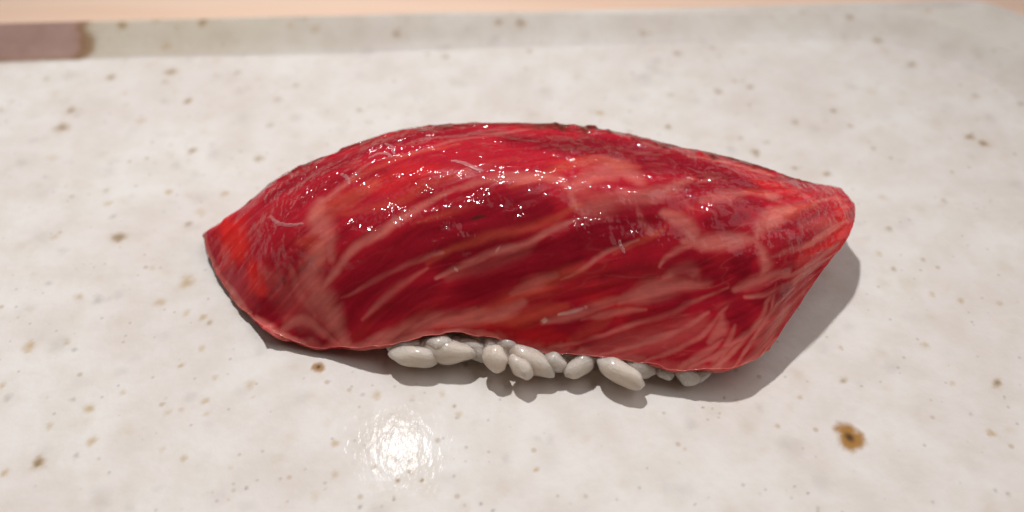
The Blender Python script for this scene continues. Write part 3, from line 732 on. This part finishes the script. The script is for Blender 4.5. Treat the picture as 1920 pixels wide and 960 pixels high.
    ('w', 0.0281, 0.5, [(4.629, 4.734), (4.673, 4.793)]),
    ('w', 0.0281, 0.5, [(5.313, 4.44), (5.379, 4.337)]),
    ('n', 0.1011, 0.5, [(6.305, 2.041), (6.569, 2.086)]),
]
flat = P0.reshape(-1, 3)
wq = flat.copy()
wn = np.stack([fbm2(sx * 3.2, arc * 3.2, 51, 3) - .5, fbm2(sx * 3.2, arc * 3.2, 57, 3) - .5,
               fbm2(sx * 3.2, arc * 3.2, 61, 3) - .5], -1).reshape(-1, 3)
wq = wq + wn * 0.07
lay = {k: np.zeros(len(flat)) for k in 'pondbflw'}
edge_n = (fbm2(fl_ * 5, fc_ * 12, 71, 4)).reshape(-1)
for kind, w, st, pts in STROKES:
    pts = np.array(pts)
    if len(pts) > 2:
        tt = np.linspace(0, len(pts) - 1, 3 * len(pts)); pts = catmull(pts, tt, 0)
    pp = np.concatenate([surface(np.array([a]), np.array([b]))[0] for a, b in pts])
    reach = 2.2 * w + .1
    m_ = ((wq > pp.min(0) - reach) & (wq < pp.max(0) + reach)).all(1)
    q = wq[m_]
    if len(q) == 0: continue
    best = np.full(len(q), 1e9)
    if len(pp) == 1: best = np.linalg.norm(q - pp[0], axis=1)
    tpos = np.zeros(len(q)); ns = max(1, len(pp) - 1)
    for s_ in range(len(pp) - 1):
        a, b = pp[s_], pp[s_ + 1]; ab = b - a
        t = np.clip(((q - a) @ ab) / max(ab @ ab, 1e-9), 0, 1)
        dd = np.linalg.norm(q - a - t[:, None] * ab, axis=1)
        c_ = dd < best; best[c_] = dd[c_]; tpos[c_] = (s_ + t[c_]) / ns
    taper = 1.0 if len(pp) == 1 else 0.45 + 0.55 * np.sin(np.pi * np.clip(tpos, .02, .98))
    prof = sstep(1.35, 0.1, best / (w * .60 * taper) + (edge_n[m_] - .5) * .6) * st
    cur = lay[kind][m_]; lay[kind][m_] = np.maximum(cur, prof)
pale, orng, dark, brite, spot = lay['p'], lay['o'], lay['d'], lay['b'], lay['n']
faint = lay['f']
fib = fibre.reshape(-1); fin = fine.reshape(-1)
BASE = np.array((0.46, 0.014, 0.030)); DEEP = np.array((0.215, 0.006, 0.016)); VIV = np.array((0.82, 0.030, 0.022))
PALE = np.array((0.76, 0.25, 0.20)); ORAN = np.array((0.64, 0.105, 0.06)); CRUST = np.array((0.085, 0.022, 0.012))
def mixc(c, t, k): return c * (1 - k[:, None]) + t * k[:, None]
mc = np.tile(BASE, (len(flat), 1))
mc = mixc(mc, DEEP, sstep(.50, .20, fib) * .55)
mc = mixc(mc, ORAN, sstep(.55, .85, fib) * .16)
mc = mixc(mc, VIV, brite)
mc = mixc(mc, DEEP, dark * .9)
brk = 0.90 + 0.08 * (fin - .5) + 0.3 * (fib - .5)
mc = mixc(mc, ORAN, np.clip(orng * brk * .7, 0, 1))
mc = mixc(mc, PALE, np.clip(pale * brk * (.54 + .17 * sstep(3.0, 4.0, VV.reshape(-1))), 0, 1))
mc = mixc(mc, PALE, np.clip(faint * brk * .32, 0, 1))
vn = fbm2(fl_ * .9, (fc_ + wob) * 4.2, 131, 3); vn2 = fbm2(fl_ * 1.3 + 4, (fc_ + wob * 1.6) * 6.5, 137, 3)
vein = np.maximum(np.exp(-((vn - .5) / .012) ** 2) * sstep(.40, .62, noise2(fl_ * 1.1, fc_ * 2, 9)), .7 * np.exp(-((vn2 - .52) / .014) ** 2) * sstep(.5, .7, noise2(fl_ * 1.4, fc_ * 2, 19)))
mc = mixc(mc, PALE, (vein * .25 * (.2 + .8 * sstep(6, 9.5, UU) )).reshape(-1).clip(0, .6))
mc = mixc(mc, BASE * .4 + DEEP * .6, lay['l'] * .95)
mc = mc * (1 + .22 * (fin - .5))[:, None]
mc = mixc(mc, np.array((.92, .60, .52)), lay['w'])
mc = mixc(mc, CRUST, spot)
# the back edge is darkened and ragged
vflat = VV.reshape(-1); uflat = UU.reshape(-1)
rag = fbm2(sx * 7, arc * 7, 81, 4).reshape(-1)
crust = 1.1 * (.6 + .4 * sstep(.4, .65, fbm2(sx * 2.2, arc * 0, 15, 3).reshape(-1))) * sstep(2.10, 1.88, vflat + (rag - .5) * .5) * sstep(0.9, 1.8, uflat) * (0.55 + .45 * sstep(11, 8, uflat))
mc = mixc(mc, CRUST, crust * .80)
FRONTV = NV - 1
mc = mixc(mc, PALE * .95, sstep(.18, .03, FRONTV - vflat + (rag - .5) * .3) * .35)
mc = mixc(mc, PALE, sstep(.16, .03, uflat + (rag - .5) * .2) * .4)
# relief
hgt = 0.028 * (fbm2(sx * 1.1, arc * 1.3, 91, 3) - .5) * 2
hgt += 0.016 * (fibre - .5) * 2 + 0.005 * (fine - .5) * 2
pl2 = pale.reshape(P0.shape[:2]); hgt -= 0.004 * pl2; hgt += 0.006 * dark.reshape(P0.shape[:2])
ragb = sstep(2.35, 1.8, VV) * (noise2(sx * 13, arc * 13, 95) ** 3)
hgt += 0.038 * ragb * (.25 + .75 * sstep(.5, .7, fbm2(sx * 1.7, arc * 0, 5, 2)))
P = P0 + N0 * hgt[..., None]
# ragged outline of the cut ends
e0 = np.exp(-UU / .25); e1 = np.exp(-(NU - 1 - UU) / .25); ef = np.exp(-(NV - 1 - VV) / .15)
jag = lambda a, sd: (fbm2(a * 3.2, a * 0 + 3.3, sd, 4) - .5)
P[..., 0] += e0 * jag(arc, 3) * .10 + e1 * jag(arc, 6) * .03
P += (np.array((0, -.25, -.55))) * (ef * jag(sx, 9) * .22 * sstep(0, .6, NU - 1 - UU))[..., None]
# body: outer skin, rounded rim, inner skin
N1 = grid_normals(P0); N1 = N1 if N1[320, 150, 2] > 0 else -N1
endt = np.minimum(1, .45 + np.minimum(UU, NU - 1 - UU) / 2.2)
TH = 0.34 * endt
TH = TH * (1 - .7 * np.exp(-(UU / 1.6) ** 2))
TH = np.minimum(TH, np.maximum((P0[..., 2] - .02) * .85, .03))
Pin = P0 - N1 * TH[..., None]
Pin[..., 2] = np.maximum(Pin[..., 2], 0.02)
nu, nv = P.shape[:2]
idx = np.arange(nu * nv).reshape(nu, nv)
def quads(ix): return np.stack([ix[:-1, :-1], ix[1:, :-1], ix[1:, 1:], ix[:-1, 1:]], -1).reshape(-1, 4)
def border(ix): return np.concatenate([ix[:, 0], ix[-1, 1:], ix[-2::-1, -1], ix[0, -2:0:-1]])
stepu = np.arange(nu); 
b_out = border(idx)
FV = [P.reshape(-1, 3)]; FF = [quads(idx)]
Pf, Pif = P.reshape(-1, 3), Pin.reshape(-1, 3)
# outward direction at the rim
Pe = P0.copy(); cen_u = np.gradient(P0, axis=0); cen_v = np.gradient(P0, axis=1)
cu = cen_u / np.linalg.norm(cen_u, axis=-1, keepdims=True); cvv = cen_v / np.linalg.norm(cen_v, axis=-1, keepdims=True)
outd = np.zeros_like(P0)
outd[0] -= cu[0]; outd[-1] += cu[-1]; outd[:, 0] -= cvv[:, 0]; outd[:, -1] += cvv[:, -1]
outf = outd.reshape(-1, 3)[b_out]; outf /= np.linalg.norm(outf, axis=1, keepdims=True)
colr = [mc]; fatr = [pale]; base = nu * nv; prev = b_out
rim_c = PALE * .55 + BASE * .45
for k in range(1, 8):
    t = k / 8
    ringp = Pf[b_out] * (1 - t) + Pif[b_out] * t + outf * (0.035 * math.sin(math.pi * t))
    rg = fbm2(ringp[:, 0] * 5, ringp[:, 1] * 5 + ringp[:, 2] * 5, 99, 3)
    ringp = ringp + outf * ((rg - .5) * .05)[:, None]
    FV.append(ringp)
    kk = sstep(.3, .7, rg)[:, None]
    colr.append(rim_c * kk + BASE * .8 * (1 - kk)); fatr.append(np.full(len(ringp), .5))
    cur = base + np.arange(len(b_out)); base += len(b_out)
    FF.append(np.stack([prev, np.roll(prev, -1), np.roll(cur, -1), cur], -1)); prev = cur
idi = idx + base
FV.append(Pif); FF.append(quads(idi)[:, ::-1])
colr.append(np.tile(BASE * .8, (nu * nv, 1))); fatr.append(np.zeros(nu * nv))
cur = border(idi)
FF.append(np.stack([prev, np.roll(prev, -1), np.roll(cur, -1), cur], -1))
FV = np.concatenate(FV); FF = np.concatenate(FF)
loc = np.array(sushi.location) / S
tuna = mesh_obj('tuna_slice', (FV - loc) * S, FF, MEAT, sushi)
wetv = np.concatenate([np.ones(nu * nv), np.full(len(FV) - nu * nv, .4)])
wetv[:nu * nv] = (np.clip(0.75 + 1.6 * (fbm2(sx * 1.5, arc * 2.2, 77, 3) - .45), .1, 1.15) * (.22 + .78 * sstep(5.3, 3.7, VV)) * (.45 + .55 * sstep(1.0, 2.4, UU))).reshape(-1)
color_attr(tuna.data, 'meat_color', np.concatenate(colr))
float_attr(tuna.data, 'fat', np.concatenate(fatr)); float_attr(tuna.data, 'wet', wetv)

# loose fat strands lying on the slice: (radius cm, [(u, v), ...])
STRANDS = [
    (0.0169, [(3.505, 2.615), (3.637, 2.557), (3.77, 2.586), (3.858, 2.718)]),
    (0.0135, [(3.814, 2.292), (3.902, 2.483), (3.88, 2.674)]),
    (0.0146, [(3.064, 2.836), (3.13, 2.954), (3.152, 3.145)]),
    (0.0135, [(1.741, 3.101), (1.852, 3.439), (2.072, 3.66), (2.315, 3.734)]),
    (0.018, [(4.695, 2.895), (4.872, 2.954), (5.026, 3.042), (5.158, 3.086)]),
    (0.0112, [(7.253, 4.072), (7.297, 4.175), (7.363, 4.278)]),
]
Nf = N0
def surf_pt(a, b):
    i = int(round(a / (NU - 1) * (nu - 1))); j = int(round(b / (NV - 1) * (nv - 1)))
    return P[i, j], Nf[i, j]
def tube(name, pts, nrm, rad, mat, parent):
    pts = np.array(pts); n_ = len(pts); m_ = 10; vv = []
    for i in range(n_):
        t = pts[min(i + 1, n_ - 1)] - pts[max(i - 1, 0)]; t = t / max(np.linalg.norm(t), 1e-9)
        nn = nrm[i] - t * (nrm[i] @ t); nn = nn / max(np.linalg.norm(nn), 1e-9); bb = np.cross(t, nn)
        f_ = i / (n_ - 1)
        r = rad * (0.35 + 0.65 * math.sin(math.pi * min(1, max(0.04, f_ * .9 + .08))) ** .7) * (1 + .10 * math.sin(i * .9))
        if i in (0, n_ - 1): r *= .15
        for k in range(m_):
            a = 2 * math.pi * k / m_
            vv.append(pts[i] + (bb * math.cos(a) * 1.25 + nn * math.sin(a) * .25) * r * 1.25)
    ff = [(i * m_ + k, i * m_ + (k + 1) % m_, (i + 1) * m_ + (k + 1) % m_, (i + 1) * m_ + k) for i in range(n_ - 1) for k in range(m_)]
    return mesh_obj(name, (np.array(vv) - loc) * S, ff, mat, parent)
for rad, pts in STRANDS:
    pts = np.array(pts)
    span = np.linalg.norm(surf_pt(*pts[0])[0] - surf_pt(*pts[-1])[0])
    tt = np.linspace(0, len(pts) - 1, int(min(24, max(6, span / rad * 1.6))))
    if len(pts) > 2: uv = catmull(pts, tt, 0)
    else: uv = pts[0] + (pts[1] - pts[0]) * (tt[:, None] / (len(pts) - 1))
    pn = [surf_pt(a, b) for a, b in uv]
    tube('fat_strand', [p_ + n_ * rad * .15 for p_, n_ in pn], [n_ for p_, n_ in pn], rad, STRAND, tuna)

# rice: a pressed core and the loose grains that show round it
def grain_mesh(seed):
    r_ = random.Random(seed); nl, nr = 20, 14; vv = []
    bend = r_.uniform(-.06, .06); flat_ = r_.uniform(.82, 1.0); tip = r_.uniform(.55, 1.0)
    for i in range(nl + 1):
        t = -1 + 2 * i / nl
        t2 = math.sin(t * math.pi / 2)
        rad = (1 - abs(t2) ** 2.0) ** 0.58 if abs(t2) < 1 else 0
        rad *= 1 - .10 * (t2 + 1) * (1 - tip)
        if t2 > .78: rad *= 1 - (t2 - .78) * .9 * tip
        for k in range(nr):
            a = 2 * math.pi * k / nr
            groove = 1 - .05 * math.exp(-((a - math.pi) / .3) ** 2) + .025 * math.sin(3 * a + seed)
            vv.append((t2, rad * math.cos(a) * groove + bend * (1 - t2 * t2), rad * math.sin(a) * flat_ * groove))
    ff = [(i * nr + k, i * nr + (k + 1) % nr, (i + 1) * nr + (k + 1) % nr, (i + 1) * nr + k) for i in range(nl) for k in range(nr)]
    vv = np.array(vv)
    vv = vv * (1 + .08 * (np.sin(vv[:, :1] * 5 + seed) * np.cos(vv[:, 1:2] * 4 + seed)) + .05 * np.sin(vv[:, 2:3] * 5 + vv[:, :1] * 3 + 2 * seed))
    return vv, ff
# core
cc_ = np.array((0.35, -0.48, 0.0)); ch = np.array((1.78, 0.86, 0.84))
vv = []; na, nb_ = 96, 40
for i in range(nb_ + 1):
    ph = math.pi / 2 * (1 - i / nb_)
    for k in range(na):
        th = 2 * math.pi * k / na
        se = lambda c: math.copysign(abs(c) ** .75, c)
        vv.append((se(math.cos(th)) * se(math.cos(ph)), se(math.sin(th)) * se(math.cos(ph)), se(math.sin(ph))))
vv = np.array(vv); bm_ = 1 + .09 * (fbm2(np.arctan2(vv[:, 1], vv[:, 0]) * 6, vv[:, 2] * 6, 3, 2) - .5)
vv = cc_ + vv * ch * bm_[:, None]; vv[:, 2] = np.maximum(vv[:, 2], 0.015)
ff = [(i * na + k, (i + 1) * na + k, (i + 1) * na + (k + 1) % na, i * na + (k + 1) % na) for i in range(nb_) for k in range(na)]
rice = mesh_obj('rice_ball', (vv - loc) * S, ff, RICE, sushi)

protos = []
for k in range(4):
    gv, gf = grain_mesh(k + 1)
    me = bpy.data.meshes.new('rice_grain'); me.from_pydata([tuple(v * S) for v in gv], [], gf)
    me.polygons.foreach_set('use_smooth', [True] * len(me.polygons)); me.materials.append(RICE)
    protos.append(me)
def put_grain(c, d, half, rad, k, roll=0.0):
    o = bpy.data.objects.new('rice_grain', protos[k % 4]); COL.objects.link(o); o.parent = rice
    q = Vector(d).to_track_quat('X', 'Z')
    o.rotation_mode = 'QUATERNION'
    from mathutils import Quaternion
    o.rotation_quaternion = q @ Quaternion((1, 0, 0), roll)
    o.location = tuple((np.array(c) - loc) * S); o.scale = (half, rad, rad)
# grains in plain sight under the front edge: (end a, end b, radius) in cm
GRAINS = [
    ([-1.299, -1.559, 0.192], [-0.713, -1.619, 0.2], 0.124),
    ([-0.941, -1.542, 0.207], [-0.374, -1.567, 0.222], 0.129),
    ([-0.894, -1.493, 0.281], [-0.57, -1.503, 0.266], 0.107),
    ([-0.278, -1.552, 0.296], [-0.066, -1.793, 0.237], 0.135),
    ([-0.028, -1.65, 0.281], [0.208, -1.877, 0.207], 0.098),
    ([-0.056, -1.506, 0.252], [0.442, -1.794, 0.133], 0.146),
    ([0.334, -1.598, 0.237], [0.565, -1.741, 0.163], 0.112),
    ([0.862, -1.598, 0.237], [0.541, -1.814, 0.133], 0.112),
    ([0.872, -1.683, 0.252], [1.373, -1.949, 0.178], 0.126),
    ([1.135, -1.675, 0.222], [1.491, -1.781, 0.163], 0.112),
    ([1.499, -1.692, 0.178], [1.679, -1.814, 0.133], 0.087),
    ([1.702, -1.735, 0.192], [1.937, -1.876, 0.118], 0.124),
    ([1.846, -1.84, 0.133], [2.073, -1.695, 0.192], 0.096),
    ([-0.196, -1.447, 0.266], [0.168, -1.53, 0.237], 0.101),
    ([-0.749, -1.384, 0.237], [-1.054, -1.557, 0.133], 0.111),
    ([-0.893, -1.384, 0.237], [-0.573, -1.551, 0.133], 0.096),
    ([-0.68, -1.384, 0.237], [-0.447, -1.567, 0.133], 0.112),
    ([-0.544, -1.384, 0.237], [-0.245, -1.597, 0.133], 0.102),
    ([-0.114, -1.384, 0.237], [-0.337, -1.559, 0.133], 0.111),
    ([-0.228, -1.44, 0.237], [0.115, -1.663, 0.133], 0.097),
    ([0.233, -1.44, 0.237], [-0.007, -1.602, 0.133], 0.11),
    ([0.127, -1.44, 0.237], [0.432, -1.686, 0.133], 0.102),
    ([0.319, -1.44, 0.237], [0.576, -1.675, 0.133], 0.103),
    ([0.807, -1.44, 0.237], [0.429, -1.608, 0.133], 0.098),
    ([0.903, -1.44, 0.237], [0.668, -1.663, 0.133], 0.109),
    ([0.822, -1.44, 0.237], [1.081, -1.678, 0.133], 0.105),
    ([0.967, -1.509, 0.237], [1.261, -1.752, 0.133], 0.107),
    ([1.472, -1.509, 0.237], [1.092, -1.76, 0.133], 0.107),
    ([1.622, -1.509, 0.237], [1.283, -1.698, 0.133], 0.105),
    ([1.791, -1.509, 0.237], [1.449, -1.687, 0.133], 0.11),
    ([1.674, -1.509, 0.237], [1.902, -1.673, 0.133], 0.11),
    ([1.865, -1.509, 0.237], [2.036, -1.742, 0.133], 0.102),
    ([-1.364, -1.451, 0.207], [-0.891, -1.458, 0.192], 0.108),
    ([-1.019, -1.54, 0.207], [-0.554, -1.426, 0.192], 0.106),
    ([-0.688, -1.437, 0.207], [-0.213, -1.51, 0.192], 0.101),
    ([-0.347, -1.541, 0.207], [0.123, -1.543, 0.192], 0.104),
    ([-0.011, -1.624, 0.207], [0.46, -1.529, 0.192], 0.097),
    ([0.324, -1.575, 0.207], [0.799, -1.494, 0.192], 0.099),
    ([0.66, -1.552, 0.207], [1.13, -1.566, 0.192], 0.098),
    ([0.999, -1.506, 0.207], [1.463, -1.597, 0.192], 0.101),
    ([1.325, -1.619, 0.207], [1.797, -1.601, 0.192], 0.102),
    ([1.666, -1.558, 0.207], [2.139, -1.555, 0.192], 0.106),
]
for k, (a, b, r) in enumerate(GRAINS):
    a, b = np.array(a), np.array(b)
    lo_ = min(a[2], b[2]) 
    put_grain((a + b) / 2, b - a, np.linalg.norm(b - a) / 2, r, k, k * 1.3)
rr = random.Random(12); made = 0; tries = 0
xy_in = Pin[::6, ::4].reshape(-1, 3)
while made < 110 and tries < 4000:
    tries += 1
    th = rr.uniform(0, 2 * math.pi); zz = rr.uniform(.11, .85)
    e = max(0, 1 - (zz / .9) ** 2) ** .42
    c = np.array((cc_[0] + math.copysign(abs(math.cos(th)) ** .8, math.cos(th)) * 1.80 * e, cc_[1] + math.copysign(abs(math.sin(th)) ** .8, math.sin(th)) * .90 * e, zz))
    if c[1] < -1.0 and zz < .42 and -1.3 < c[0] < 2.2 and rr.random() < .5: continue
    k_ = np.argmin(np.hypot(xy_in[:, 0] - c[0], xy_in[:, 1] - c[1]))
    if xy_in[k_, 2] < zz + .22: continue
    tang = np.array((-math.sin(th) * 1.8, math.cos(th), rr.uniform(-.8, .8))) + np.array((rr.uniform(-1, 1), rr.uniform(-1, 1), rr.uniform(-.5, .5))) * .6
    tang /= np.linalg.norm(tang)
    hl = rr.uniform(.27, .34)
    if zz - abs(tang[2]) * hl < .08: tang[2] = 0; 
    put_grain(c, tang, hl, rr.uniform(.11, .135), made, rr.uniform(0, 6)); made += 1
